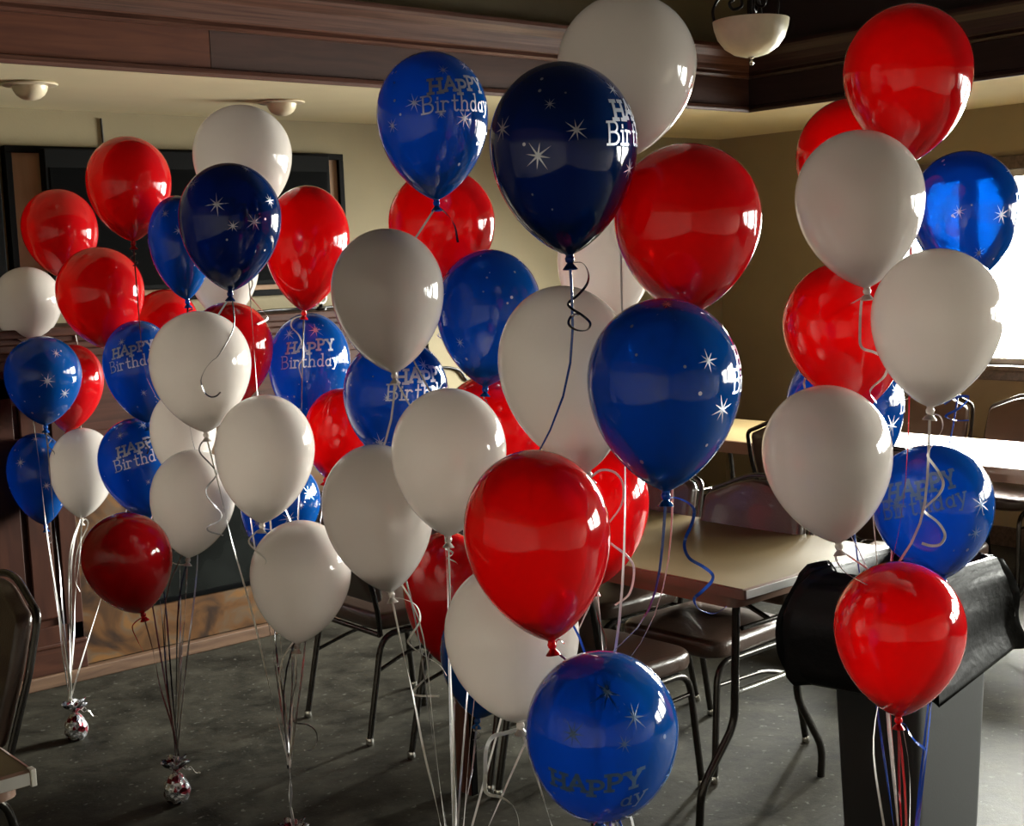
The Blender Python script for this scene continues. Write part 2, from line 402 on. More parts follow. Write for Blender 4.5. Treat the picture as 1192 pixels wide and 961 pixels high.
# ------------------------------------------------------------------ fireplace on the television wall
FY = 5.45; FX0, FX1 = 1.62, 4.12
fp = thing('fireplace', 'wood and stone fireplace with black firebox under the wall television', 'fireplace', (2.87, YA, 0))
def fpart(mb, nm, mt, parent=None, smooth=None):
    for v in mb.bm.verts: v.co -= Vector((2.87, YA, 0))
    return mb.done(nm, mt, parent or fp, smooth)
mb = MB()
mb.box((FX0-.05, FY-.10, 1.465), (FX1+.05, YA-.002, 1.50), .005)
mb.box((FX0-.03, FY-.075, 1.44), (FX1+.03, YA-.002, 1.465), .004); mb.box((FX0-.01, FY-.045, 1.405), (FX1+.01, YA-.002, 1.44), .008)
mb.box((FX0, FY-.025, 1.37), (FX1, YA-.002, 1.405), .004)
fpart(mb, 'mantel_shelf', M['mantelh'])
mb = MB(); mb.box((FX0+.001, FY, 1.02), (FX1-.001, YA-.002, 1.37)); mb.box((FX0+.001, FY-.014, 1.30), (FX1-.001, FY, 1.335), .004); mb.box((FX0+.36, FY-.016, 1.02), (FX1-.36, FY, 1.055), .005)
fpart(mb, 'frieze', M['mantelh'])
for x0, x1 in ((FX0, 2.22), (FX1-.33, FX1)):
    mb = MB(); w = .055
    mb.box((x0, FY, .17), (x1, YA-.002, 1.02)); 
    xs_ = (x0, 1.93) if x0 == FX0 else (x0,)
    xa = 1.93 if x0 == FX0 else x0
    # raised stiles and rails around a recessed panel
    for (u0, u1) in ([(x0, 1.99)] if x0 == FX0 else [(x0, x0+w)]) + [(x1-w-.02, x1)]:
        mb.box((u0, FY-.02, .17), (u1, FY, 1.30), .003)
    mb.box((x0, FY-.02, .17), (x1, FY, .255), .003); mb.box((x0, FY-.02, 1.22), (x1, FY, 1.30), .003)
    pl = fpart(mb, 'pilaster', M['mantel'])
    mb = MB(); a = (1.99 if x0 == FX0 else x0+w) + .025
    mb.box((a, FY-.012, .285), (x1-w-.045, FY-.001, 1.19), .008)
    q = mb.done('recessed_panel', M['mantel']); q.parent = pl
    for v in q.data.vertices: v.co -= Vector((2.87, YA, 0))
    mb = MB(); mb.box((x0-.002, FY-.028, .055), (x1+.004, FY, .17), .004); mb.box((x0-.002, FY-.034, .165), (x1+.006, FY, .185), .006)
    fpart(mb, 'plinth', M['mantelh'])
mb = MB(); mb.box((FX0-.03, FY-.04, 0), (FX1+.03, FY, .055), .005); fpart(mb, 'base_plank', M['plank'])
mb = MB(); bx0, bx1, bz, bt = 2.47, 3.32, .25, .83
mb.box((2.225, FY+.005, .056), (3.785, FY+.03, bz)); mb.box((2.225, FY+.005, bt), (3.785, FY+.03, 1.02)); mb.box((2.225, FY+.005, bz), (bx0, FY+.03, bt)); mb.box((bx1, FY+.005, bz), (3.785, FY+.03, bt))
fpart(mb, 'stone_surround', M['stone'])
mb = MB(); t = .022
mb.box((bx0, FY-.004, bz), (bx1, FY+.02, bz+t), .003); mb.box((bx0, FY-.004, bt-t), (bx1, FY+.02, bt), .003); mb.box((bx0, FY-.004, bz+t), (bx0+t, FY+.02, bt-t), .003); mb.box((bx1-t, FY-.004, bz+t), (bx1, FY+.02, bt-t), .003)
fpart(mb, 'firebox_frame', M['black'])
mb = MB(); mb.box((bx0+t, FY+.006, bz+t), (bx1-t, FY+.016, bt-t)); fpart(mb, 'firebox_glass', M['firebox'])

# ------------------------------------------------------------------ board, television, cables
BX0, BX1, BZ0, BZ1 = 2.19, 3.925, 1.575, 2.275
bd = thing('framed_backboard', 'large tan board in thin black frame hung behind the black television', 'wall board', ((BX0+BX1)/2, YA-.002, BZ0))
def lpart(root, mb, nm, mt, smooth=None):
    for v in mb.bm.verts: v.co -= root.location
    return mb.done(nm, mt, root, smooth)
mb = MB(); f = .03
mb.box((BX0, YA-.055, BZ0), (BX1, YA-.002, BZ0+f), .003); mb.box((BX0, YA-.055, BZ1-f), (BX1, YA-.002, BZ1), .003); mb.box((BX0, YA-.055, BZ0+f), (BX0+f, YA-.002, BZ1-f), .003); mb.box((BX1-f, YA-.055, BZ0+f), (BX1, YA-.002, BZ1-f), .003)
lpart(bd, mb, 'frame', M['blackmatt'])
mb = MB(); mb.box((BX0+f, YA-.035, BZ0+f), (BX1-f, YA-.004, BZ1-f)); lpart(bd, mb, 'panel', M['tan'])
tv = thing('television', 'wide black flat television hung above the mantel behind the balloons', 'television', (3.06, YA-.12, 1.70))
TX0, TX1, TZ0, TZ1 = 2.335, 3.80, 1.63, 2.262
mb = MB(); t = .022
mb.box((TX0, YA-.115, TZ0), (TX1, YA-.06, TZ1), .006); lpart(tv, mb, 'housing', M['blackmatt'])
mb = MB(); mb.box((TX0+t, YA-.119, TZ0+t), (TX1-t, YA-.114, TZ1-.085)); lpart(tv, mb, 'screen', M['black'])
mb = MB(); mb.box((2.96, YA-.06, 1.80), (3.17, YA-.035, 2.0)); lpart(tv, mb, 'wall_bracket', M['iron'])
sp = thing('wall_panel', 'narrow black framed panel hung beside the tan framed board', 'wall panel', (2.0, YA-.002, 1.65))
mb = MB(); mb.box((1.78, YA-.05, 1.62), (1.845, YA-.002, 2.28), .004); mb.box((2.1, YA-.05, 1.62), (2.165, YA-.002, 2.28), .004); mb.box((1.845, YA-.05, 1.62), (2.1, YA-.002, 1.68), .004); mb.box((1.845, YA-.05, 2.22), (2.1, YA-.002, 2.28), .004)
lpart(sp, mb, 'frame', M['blackmatt'])
mb = MB(); mb.box((1.845, YA-.03, 1.68), (2.1, YA-.002, 2.22)); lpart(sp, mb, 'inner_board', M['blackmatt'])
def cable(pts, r, label, group=None, name='cable'):
    o = MB().tube(spline(pts), r, 8).done(name, M['cable'], None, R(60)); return tag(o, label, 'cable', group)
cable([(2.657, YA-.006, 2.41), (2.659, YA-.006, 2.34), (2.66, YA-.007, 2.277)], .005, 'short black cable running down the wall to the top of the framed board')
cable([(3.10, 5.60, 1.507), (3.22, 5.57, 1.507), (3.32, 5.60, 1.509), (3.44, 5.63, 1.508), (3.55, 5.62, 1.507), (3.72, 5.66, 1.507)], .006, 'black cable lying along the mantel shelf below the television')
cable([(4.36, YA-.008, 1.19), (4.46, YA-.009, 1.135), (4.58, YA-.011, 1.125), (4.66, YA-.012, 1.10), (4.71, YA-.010, 1.045), (4.78, YA-.009, 1.02)], .007, 'black cable looping across the pale wall beyond the mantel')
orn = thing('mantel_ornament', 'small white ring ornament on dark foot at the mantel end', 'ornament', (3.535, 5.50, 1.5))
mb = MB(); mb.lathe([(.028, 0), (.028, .008), (.012, .016), (.008, .03), (.0, .03)], 20); mb.done('foot', M['iron'], orn, R(40))
mb = MB(); n = 24; rows = []
for i in range(n):
    a = 2*math.pi*i/n
    rows.append([((.026+.008*math.cos(b))*math.cos(a), .008*math.sin(b), .058+(.026+.008*math.cos(b))*math.sin(a)) for b in [2*math.pi*k/10 for k in range(10)]])
mb.grid(rows, closed_u=True, closed_v=True); mb.done('ring', M['cordwhite'], orn, R(60))

# ------------------------------------------------------------------ ceiling lights
def downlight(x, y, label):
    t = thing('recessed_light', label, 'ceiling light', (x, y, HC), group='recessed ceiling lights')
    MB().lathe([(.055, .0), (.098, 0), (.104, -.004), (.100, -.009), (.07, -.012), (.055, -.008)], 40, cap=False).done('trim_ring', M['dome'], t, R(40))
    MB().lathe([(.066, 0), (.066, -.012), (.062, -.028), (.052, -.044), (.036, -.056), (.018, -.062), (.0005, -.064)], 40).done('dome', M['dome'], t, R(60))
downlight(2.045, 5.13, 'cream dome light in the low ceiling, farther from the white balloon')
downlight(3.218, 5.24, 'cream dome light in the low ceiling, just above the white balloon')
pp = at(874, 24, 5.35)
pn = thing('pendant_light', 'cream alabaster bowl lamp on scrolled dark iron hanging from the dark ceiling', 'lamp', pp)
prof = [(.0005, -.142), (.03, -.141), (.07, -.130), (.107, -.105), (.133, -.07), (.147, -.03), (.152, 0), (.146, 0), (.141, -.03), (.127, -.067), (.10, -.10), (.066, -.122), (.0005, -.132)]
MB().lathe(prof, 48, cap=False).done('glass_bowl', M['bowl'], pn, R(50))
MB().lathe([(.0005, -.175), (.006, -.172), (.009, -.165), (.005, -.158), (.006, -.150), (.014, -.146), (.014, -.139), (.0005, -.139)], 16, cap=False).done('finial', M['chrome'], pn, R(50))
mb = MB(); mb.tube([(0, 0, -.139), (0, 0, ZT-pp.z-.03)], .007, 8); mb.lathe([(.0005, ZT-pp.z-.002), (.06, ZT-pp.z-.002), (.055, ZT-pp.z-.02), (.02, ZT-pp.z-.04), (.0005, ZT-pp.z-.04)], 24, cap=False); mb.done('stem', M['iron'], pn, R(50))
for k in range(3):
    a = k*2*math.pi/3+.4; d = Vector((math.cos(a), math.sin(a), 0))
    pts = [d*.148+Vector((0, 0, .0)), d*.15+Vector((0, 0, .05)), d*.11+Vector((0, 0, .105)), d*.05+Vector((0, 0, .10)), d*.035+Vector((0, 0, .06)), d*.07+Vector((0, 0, .045)), d*.085+Vector((0, 0, .07)), d*.065+Vector((0, 0, .085))]
    mb = MB(); mb.tube(spline(pts, 6), .006, 8); mb.tube(spline([d*.11+Vector((0, 0, .105)), d*.06+Vector((0, 0, .16)), d*.012+Vector((0, 0, .26))], 6), .006, 8)
    mb.done('scroll_arm', M['iron'], pn, R(60))

# ------------------------------------------------------------------ stacking chairs
def rounded(outline, rad, n=6):
    """polygon with rounded corners (2D)"""
    out = []; L = len(outline)
    for i in range(L):
        a, b, c = Vector(outline[i-1]), Vector(outline[i]), Vector(outline[(i+1) % L])
        r = rad[i] if isinstance(rad, (list, tuple)) else rad
        r = min(r, (a-b).length*.45, (c-b).length*.45)
        p0 = b+(a-b).normalized()*r; p2 = b+(c-b).normalized()*r
        for k in range(n+1):
            t = k/n; out.append(p0*(1-t)**2 + b*2*t*(1-t) + p2*t*t)
    return out
def pad(mb, outline, z0, z1, edge, dome, place):
    """cushion over a 2D outline between z0 and z1 with rounded edge and domed top"""
    cx_ = sum((p.x for p in outline))/len(outline); cy_ = sum((p.y for p in outline))/len(outline)
    ext = max(max(abs(p.x-cx_) for p in outline), max(abs(p.y-cy_) for p in outline))
    def ring(inset, z):
        s = 1-inset/ext
        return [place(cx_+(p.x-cx_)*s, cy_+(p.y-cy_)*s, z) for p in outline]
    rows = [ring(ext*.98, z0), ring(edge*.7, z0), ring(edge*.15, z0+edge*.3), ring(0, z0+edge*.8)]
    zt = z1-edge
    for k in range(6):
        a = k/5*math.pi/2; rows.append(ring(edge*(1-math.cos(a)), zt+edge*math.sin(a)))
    for s in (.25, .45, .65, .85, .98):
        rows.append(ring(edge+(ext-edge)*s*.99, z1+dome*(1-(1-s)**2)))
    mb.grid(rows, closed_u=True, caps=True)
def make_chair():
    t = thing('stacking_chair', '', 'chair')
    so = rounded([(-.20, -.205), (.225, -.225), (.225, .225), (-.20, .205)], [.05, .09, .09, .05])
    mb = MB(); pad(mb, so, .398, .462, .024, .010, lambda x, y, z: Vector((x, y, z))); mb.done('seat', M['vinyl'], t, R(75))
    bo = [(-.205, .0), (-.225, .20), (-.215, .345)] + [(-.16, .365), (-.10, .392), (-.05, .408), (0, .412), (.05, .408), (.10, .392), (.16, .365)] + [(.215, .345), (.225, .20), (.205, .0)]
    bo = rounded(bo, [.03, .05, .03] + [.02]*7 + [.03, .05, .03], 4)
    def bp(y, z, d): return Vector((-.205 - z*.27 + d, y, .50 + z*.97))
    mb = MB(); pad(mb, bo, 0, .045, .018, .006, lambda x, y, z: bp(x, y, z)); mb.done('backrest', M['vinyl'], t, R(75))
    bk = [(-.197, .40), (-.20, .45)]
    pts = [Vector((-.19, -.205, .385)), bp(-.213, -.03, -.004), bp(-.236, .20, -.004), bp(-.226, .352, -.004)] + [bp(y, z+.009, -.004) for y, z in [(-.16, .368), (-.10, .394), (-.05, .410), (0, .414), (.05, .410), (.10, .394), (.16, .368)]] + [bp(.226, .352, -.004), bp(.236, .20, -.004), bp(.213, -.03, -.004), Vector((-.19, .205, .385))]
    MB().tube(pts, .010, 10, smooth_corner=.03).done('back_frame', M['steel'], t, R(60))
    for s in (-1, 1):
        l = MB().tube([(.235, s*.215, .012), (.195, s*.203, .386), (-.02, s*.203, .386)], .0115, 10, smooth_corner=.07).done('leg', M['steel'], t, R(60))
        MB().lathe([(.0005, 0), (.012, .0), (.015, .006), (.014, .018), (.012, .026), (.0005, .026)], 14, M=Matrix.Translation((.235, s*.215, 0)), cap=False).done('glide', M['chrome'], l, R(50))
        l = MB().tube([(-.262, s*.212, .012), (-.185, s*.205, .386), (.03, s*.203, .386)], .0115, 10, smooth_corner=.07).done('leg', M['steel'], t, R(60))
        MB().lathe([(.0005, 0), (.012, .0), (.015, .006), (.014, .018), (.012, .026), (.0005, .026)], 14, M=Matrix.Translation((-.262, s*.212, 0)), cap=False).done('glide', M['chrome'], l, R(50))
        MB().tube([(-.215, s*.204, .255), (-.06, s*.190, .30), (.205, s*.204, .315)], .007, 8, smooth_corner=.05).done('side_brace', M['steel'], t, R(60))
    MB().tube([(-.19, -.2, .386), (-.19, .2, .386)], .010, 8).done('cross_rail', M['steel'], t, R(60))
    return t
chair0 = make_chair()
CH = [
 (2.885, 2.985, 0.03, 'brown vinyl chair at the near table, its seat corner beside the lowest blue balloon', 'chairs around the near table'),
 (2.885, 3.45, 0.0, 'brown vinyl chair tucked behind the low white and red balloons at the near table', 'chairs around the near table'),
 (2.865, 4.085, -.02, 'dark brown chair standing free over bare floor, nearest the fireplace hearth', 'chairs around the near table'),
 (3.405, 2.985, math.pi+.02, 'brown vinyl chair framed between the two bent legs of the near table', 'chairs around the near table'),
 (3.50, 3.575, math.pi-.06, 'brown vinyl chair seen beyond the near table edge, seat beside white ribbons', 'chairs around the near table'),
 (4.86, 3.07, .20, 'brown vinyl chair whose seat shows between blue balloon and bin', 'chairs around the window table'),
 (5.33, 3.90, 0.0, 'dark chair whose back covers the end of the window table beside a white balloon', 'chairs around the window table'),
 (6.22, 3.475, math.pi, 'brown chair under the window sill, crest rising toward the photo edge', 'chairs around the window table'),
 (6.22, 4.035, math.pi, 'brown chair under the window, back showing below the white balloon knot', 'chairs around the window table'),
 (.955, 3.60, math.pi+.03, 'dark chair cut off by the photo edge, beside the tan table corner', None),
]
for k, (x, y, rz, lab, grp) in enumerate(CH):
    c = chair0 if k == 0 else copy_tree(chair0)
    c.location = (x, y, 0); c.rotation_euler = (0, 0, rz); c['label'] = lab
    if grp: c['group'] = grp
    elif 'group' in c: del c['group']

# ------------------------------------------------------------------ folding tables (local: centre of top, long side along Y)
def make_table(name, label, cx_, cy_, wx, ly, h, frames, group=None):
    t = thing(name, label, 'table', (cx_, cy_, 0), group=group)
    a, b = wx/2, ly/2
    MB().box((-a+.004, -b+.004, h-.022), (a-.004, b-.004, h), .003).done('tabletop', M['laminate'], t)
    out = [(-a, -b), (a, -b), (a, b), (-a, b)]
    ro = rounded(out, .012, 3); ri = rounded([(x*.98, y*.992) for x, y in out], .01, 3)
    rows = [[(p.x, p.y, z) for p in ring] for ring, z in ((ri, h+.0006), (ro, h-.003), (ro, h-.030), (ri, h-.030))]
    mb = MB(); mb.grid(rows, closed_u=True, closed_v=True); mb.done('edge_band', M['edge'], t, R(40))
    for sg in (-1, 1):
        mb = MB(); mb.box((-a+.012, sg*(b+.0002) - .0012, h-.029), (a-.012, sg*(b+.0002) + .0012, h-.004), .0008); mb.done('end_glare', M['endglare'], t)  # added strip that paints the glare on each end edge
    ap = rounded([(x - math.copysign(.012, x), y - math.copysign(.045, y)) for x, y in out], .05, 6)
    ai = rounded([(x - math.copysign(.03, x), y - math.copysign(.063, y)) for x, y in out], .035, 6)
    rows = [[(p.x, p.y, z) for p in ring] for ring, z in ((ap, h-.030), (ap, h-.066), (ai, h-.066), (ai, h-.030))]
    mb = MB(); mb.grid(rows, closed_u=True, closed_v=True); mb.done('apron', M['edge'], t, R(40))
    for yt, yf, legs, inn in frames:
        for pts in legs:
            MB().tube([(x, yt + (yf-yt)*(1-z/h), z) for x, z in pts], .0125, 12, smooth_corner=.05).done('leg', M['steel'], t, R(60))
        zc = .40; yy = yt + (yf-yt)*(1-zc/h)
        MB().tube([(legs[0][1][0], yy, zc), (legs[1][1][0], yy, zc)], .010, 10).done('leg_crossbar', M['chrome'], t, R(60))
        xm = (legs[0][0][0]+legs[1][0][0])/2
        MB().tube([(xm, yt, .60), (xm, yt+inn*.16, .655), (xm, yt+inn*.34, h-.034)], .008, 8).done('leg_brace', M['steel'], t, R(60))
        MB().tube([(legs[0][0][0], yt, h-.036), (legs[1][0][0], yt, h-.036)], .012, 8).done('leg_pivot', M['steel'], t, R(60))
        MB().tube([(legs[0][1][0], yt, .60), (legs[1][1][0], yt, .60)], .008, 8).done('leg_crossbar', M['steel'], t, R(60))
    return t
TW = .74
def legset(xa, xb, fa, fb): return [[(xa, .72), (xa+.02, .30), (fa, .13), (fa, 0)], [(xb, .72), (xb+.02, .31), (fb, .10), (fb, 0)]]
cx1 = 3.30
make_table('folding_table', 'tan folding table with bent tube legs in front of the black lined bin', cx1, 3.345, TW, 1.83, .74,
           [(-.845, -.785, legset(2.985-cx1, 3.285-cx1, 2.865-cx1, 3.458-cx1), 1), (.80, .74, legset(-.16, .16, -.30, .30), -1)], 'folding tables')
make_table('folding_table', 'tan folding table shining with daylight below the window sill', 5.66, 3.92, TW, 2.44, .74,
           [(-1.10, -1.06, legset(-.30, .10, -.52+.0, .28), 1), (1.0, .95, legset(-.16, .16, -.30, .30), -1)], 'folding tables')
tf = make_table('folding_table', 'tan table corner at the photo edge beside the dark chair', .56, 3.485, TW, 1.83, .74,
           [(-.70, -.70, legset(-.16, .16, -.30, .30), 1), (.70, .70, legset(-.16, .16, -.30, .30), -1)], 'folding tables')
mb = MB(); mb.box((TW/2-.010, -.918, .706), (TW/2+.0015, -.895, .7415), .002); mb.done('white_corner', M['cordwhite'], tf)  # small white block over one table corner

# ------------------------------------------------------------------ bin with liner
bn = thing('waste_bin', 'tall grey bin wearing a draped black liner bag, beside the near table', 'bin', (3.23, 2.08, 0))
def rr(hx, hy, r, n=8):
    return rounded([(-hx, -hy), (hx, -hy), (hx, hy), (-hx, hy)], r, n)
mb = MB(); rows = []
for hx, hy, z in ((.150, .108, 0), (.165, .122, .01), (.190, .146, .77), (.200, .156, .775), (.200, .156, .805), (.190, .146, .805), (.180, .136, .77), (.155, .112, .03)):
    rows.append([(p.x, p.y, z) for p in rr(hx, hy, .035)])
mb.grid(rows, closed_u=True, caps=True); mb.done('body', M['bin'], bn, R(40))
def liner():
    """thin bag folded over the rim: a crumpled skirt hanging outside, two corners sticking out"""
    mb = MB(); o = rr(.2, .155, .05, 34); n = len(o)
    rows = []
    prof = [(-.060, .40), (-.035, .66), (-.016, .80), (.000, .826), (.010, .822), (.018, .79), (.028, .745), (.038, .70), (.047, .65), (.055, .60), (.060, .555), (.062, .52)]
    pr = []
    for i in range(len(prof)-1):
        for q in range(3): pr.append((prof[i][0]+(prof[i+1][0]-prof[i][0])*q/3, prof[i][1]+(prof[i+1][1]-prof[i][1])*q/3))
    pr.append(prof[-1]); m = len(pr)
    def bump(a, a0, w):
        dd = (a-a0+math.pi) % (2*math.pi) - math.pi
        return math.exp(-(dd/w)**2)
    for i, (u, z) in enumerate(pr):
        row = []
        for k, p in enumerate(o):
            a = math.atan2(p.y, p.x); d = p.normalized()
            low = max(0, (i-9))/(m-10)
            c, s_ = math.cos(a), math.sin(a)
            nz = noise.noise(Vector((c*3.1, s_*3.1, z*3+5))); nf = noise.noise(Vector((c*9, s_*9, z*9)))
            fold = abs(math.sin(math.pi*k/n*19+1.1*math.sin(a*2+.5)+nz*2.6))**.6 - .5
            f = .060*fold + .016*math.sin(math.pi*2*k/n*31+nz*5) + .035*nz + .030*nf
            sc = u + max(-.012, f*(.35 + .75*low))*(1 if i > 9 else .35)
            right = bump(a, R(-58), .34); left = bump(a, R(158), .55)
            sc += right*low*low*.006 + left*math.sin(math.pi*min(1, low*.98))*.085 - right*(1-low)*.012
            zz = z + (.012*math.sin(a*13+.7)+.012*nf)*(8 <= i <= 14) + low*(.030*math.sin(a*3+2.5) + .018*math.sin(a*7+1) + .03*nz) + low*low*.05*right - low*.03*bump(a, R(-105), .4) - low*.035*bump(a, R(-165), .6)
            row.append(Vector((p.x, p.y, 0)) + Vector((d.x, d.y, 0))*sc + Vector((0, 0, zz)))
        rows.append(row)
    mb.grid(rows, closed_u=True)
    return mb
o = liner().done('liner_bag', M['bag'], bn, R(50))
sm = o.modifiers.new('thickness', 'SOLIDIFY'); sm.thickness = .0015

# ------------------------------------------------------------------ the narrow red-brown board among the chairs
ps = thing('wooden_board', 'narrow red brown wooden board standing among the dark chair legs', 'board', (2.575, 3.295, 0))
mb = MB(); mb.box((-.016, -.034, 0), (.016, .034, .43), .004); mb.done('board', M['post'], ps)
mb = MB(); mb.box((-.010, -.040, 0), (.014, -.0345, .40), .001); mb.done('edge_strip', M['blackmatt'], ps)
# ------------------------------------------------------------------ balloons
# id: (colour, sight line of the crown, sight line of the knot, apparent width, distance, bunch)
BD = [
(1, 'r', (60, 220), (82, 326), 86, 5.548, 'A'),
(2, 'r', (146, 158), (155, 281), 97, 4.833, 'B'),
(3, 'r', (111, 287), (124, 406), 100, 5.016, 'B'),
(4, 'w', (35, 310), (27, 404), 78, 5.44, 'A'),
(5, 'b', (48, 390), (53, 496), 87, 5.182, 'A'),
(6, 'r', (88, 400), (78, 503), 72, 5.45, 'A'),
(7, 'b', (38, 503), (53, 611), 70, 5.45, 'A'),
(8, 'w', (97, 497), (95, 603), 75, 5.328, 'A'),
(9, 'b', (150, 486), (174, 603), 90, 4.987, 'B'),
(10, 'r', (133, 597), (167, 716), 103, 4.397, 'B'),
(11, 'b', (156, 372), (172, 492), 84, 4.9, 'B'),
(12, 'r', (192, 336), (195, 432), 76, 5.449, 'A'),
(13, 'b', (203, 227), (218, 349), 72, 4.737, 'B'),
(14, 'b', (268, 189), (268, 339), 118, 3.838, 'C'),
(15, 'w', (281, 122), (284, 258), 114, 4.477, 'C'),
(16, 'r', (360, 215), (354, 362), 99, 4.427, 'C'),
(17, 'w', (258, 262), (262, 374), 82, 4.953, 'B'),
(18, 'w', (228, 361), (240, 503), 117, 3.907, 'C'),
(19, 'r', (266, 350), (272, 474), 98, 4.513, 'C'),
(20, 'w', (214, 452), (212, 560), 76, 4.808, 'B'),
(21, 'w', (229, 522), (219, 649), 98, 4.618, 'B'),
(22, 'w', (311, 458), (305, 609), 115, 3.813, 'C'),
(23, 'b', (362, 363), (358, 500), 95, 4.66, 'C'),
(24, 'r', (408, 452), (380, 556), 82, 4.491, 'C'),
(25, 'b', (338, 536), (312, 648), 92, 4.55, 'C'),
(26, 'w', (353, 604), (346, 749), 117, 3.871, 'C'),
(27, 'w', (445, 265), (459, 434), 131, 3.457, 'D'),
(28, 'b', (465, 392), (455, 540), 122, 3.712, 'D'),
(29, 'w', (428, 516), (455, 689), 129, 3.511, 'D'),
(30, 'w', (523, 450), (522, 624), 134, 3.327, 'D'),
(31, 'b', (572, 289), (565, 450), 123, 3.682, 'D'),
(32, 'r', (516, 195), (512, 345), 124, 3.863, 'D'),
(33, 'b', (500, 60), (508, 233), 130, 3.484, 'D'),
(34, 'b', (650, 72), (663, 297), 172, 2.587, 'E'),
(35, 'w', (735, -6), (722, 186), 162, 2.795, 'E'),
(36, 'r', (800, 166), (800, 368), 171, 2.68, 'E'),
(37, 'w', (708, 240), (700, 384), 112, 4.043, 'D'),
(38, 'w', (640, 332), (684, 549), 158, 2.865, 'E'),
(39, 'b', (771, 345), (775, 572), 179, 2.53, 'E'),
(40, 'r', (575, 434), (572, 576), 122, 3.818, 'D'),
(41, 'r', (700, 512), (694, 682), 116, 3.904, 'D'),
(42, 'r', (612, 522), (642, 746), 171, 2.648, 'E'),
(43, 'r', (516, 617), (528, 778), 104, 4.05, 'D'),
(44, 'w', (588, 652), (606, 846), 157, 2.885, 'E'),
(45, 'b', (578, 690), (556, 836), 112, 3.822, 'D'),
(46, 'b', (703, 754), (698, 976), 177, 2.559, 'E'),
(47, 'r', (1054, 5), (1060, 188), 147, 3.085, 'F'),
(48, 'r', (985, 114), (1000, 278), 128, 3.538, 'F'),
(49, 'w', (994, 151), (1009, 335), 148, 2.994, 'F'),
(50, 'b', (1119, 175), (1128, 330), 124, 3.6, 'F'),
(51, 'w', (1096, 288), (1083, 474), 149, 2.859, 'F'),
(52, 'r', (966, 305), (1006, 476), 142, 3.19, 'F'),
(53, 'b', (980, 400), (988, 566), 134, 3.439, 'F'),
(54, 'w', (952, 447), (976, 632), 149, 3.039, 'F'),
(55, 'b', (1075, 516), (1098, 674), 139, 3.258, 'F'),
(56, 'r', (1048, 652), (1046, 834), 150, 3.019, 'F'),
]
LAB = {
1: 'red balloon before the pale left strip of the framed board',
2: 'red balloon floating alone high before the black television',
3: 'dark red balloon overlapping a red one and a white one below the television',
4: 'white balloon cut by the photo edge, touching a blue star balloon',
5: 'blue balloon with one bright white star, under the white balloon at the photo edge',
6: 'red balloon mostly hidden behind the blue one with a single bright star',
7: 'blue balloon hanging lowest before the wooden pilaster, at the photo edge',
8: 'small white balloon beside the lowest blue balloon before the pilaster',
9: 'blue happy birthday balloon directly above the dark red balloon by the hearth',
10: 'dark red balloon hanging lowest of its bunch, above the hearth',
11: 'blue happy birthday balloon half covered by a white balloon with a ribbon loop',
12: 'red balloon of which only the crown shows below a blue star balloon',
13: 'blue star balloon half hidden behind the larger navy star balloon',
14: 'navy balloon with silver stars and no lettering, before the television',
15: 'white balloon rising behind the navy star balloon, nearest the dome lights',
16: 'red balloon before the tan right strip of the framed board',
17: 'white balloon peeking out just under the navy star balloon',
18: 'white balloon crossed by a dark curled ribbon loop, below the navy star balloon',
19: 'red balloon tucked behind the white one with the dark ribbon loop',
20: 'white balloon almost hidden, a sliver between two larger white balloons and a blue one',
21: 'white balloon hanging before the black firebox glass',
22: 'pinkish white balloon glowing red where it faces a red balloon',
23: 'blue balloon showing the whole words happy birthday, below a red one',
24: 'red balloon wedged between two blue birthday balloons and a white one',
25: 'blue star balloon showing as a sliver between pinkish white and low white balloons',
26: 'white balloon hanging low over dark floor with a crinkled silver ribbon below',
27: 'greyish white balloon above two blue birthday balloons, beside the mantel end',
28: 'blue birthday balloon right under the greyish white one, lettering at its edge',
29: 'white balloon with long curled ribbon, before the free standing dark chair',
30: 'white balloon overlapping another white one and partly covered by the near red balloon',
31: 'blue star balloon below a red one and beside the largest greyish white balloon',
32: 'red balloon hanging behind the knot of a blue happy birthday balloon',
33: 'blue happy birthday balloon in front of the wooden fascia',
34: 'large navy happy birthday balloon with a dark curled ribbon under its knot',
35: 'large white balloon cut by the photo top, behind the navy birthday balloon',
36: 'large red balloon touching the navy birthday balloon, above a big blue one',
37: 'white balloon behind, between the navy knot and the large red balloon',
38: 'large greyish white balloon partly covered by the big blue balloon below the red one',
39: 'big blue balloon hanging directly under the large red one, knot above the tan table',
40: 'red balloon mostly hidden between three white balloons, under a blue star balloon',
41: 'red balloon behind long white ribbons, at the corner of the tan table',
42: 'big dark red balloon in the middle, above the lowest white and blue balloons',
43: 'red balloon with white ribbons before it, left of the lowest white balloon',
44: 'large white balloon hanging low under the big dark red balloon',
45: 'blue balloon of which a thin rim shows behind the lowest white balloon',
46: 'blue happy birthday balloon hanging lowest of all, in front of chair seats',
47: 'red balloon high before the dark ceiling trim, near the pendant lamp',
48: 'red balloon half hidden behind the highest red one and a pinkish white one',
49: 'pinkish white balloon under the highest red balloon near the window',
50: 'bright blue balloon lit through by the window',
51: 'white balloon in front of the bright window with a long white curl below',
52: 'bright red balloon between three white balloons near the window wall',
53: 'blue star balloon nearly hidden behind a bright red and a white balloon',
54: 'white balloon hanging over the end of the tan table, above the bin',
55: 'blue balloon with faint lettering behind white curls, above the bin',
56: 'red balloon hanging lowest in front of the black bin liner',
}
LEAN = {46: 24, 44: 10, 5: 12, 10: 14, 15: 4}
COLR = {14: 'n', 34: 'n'}
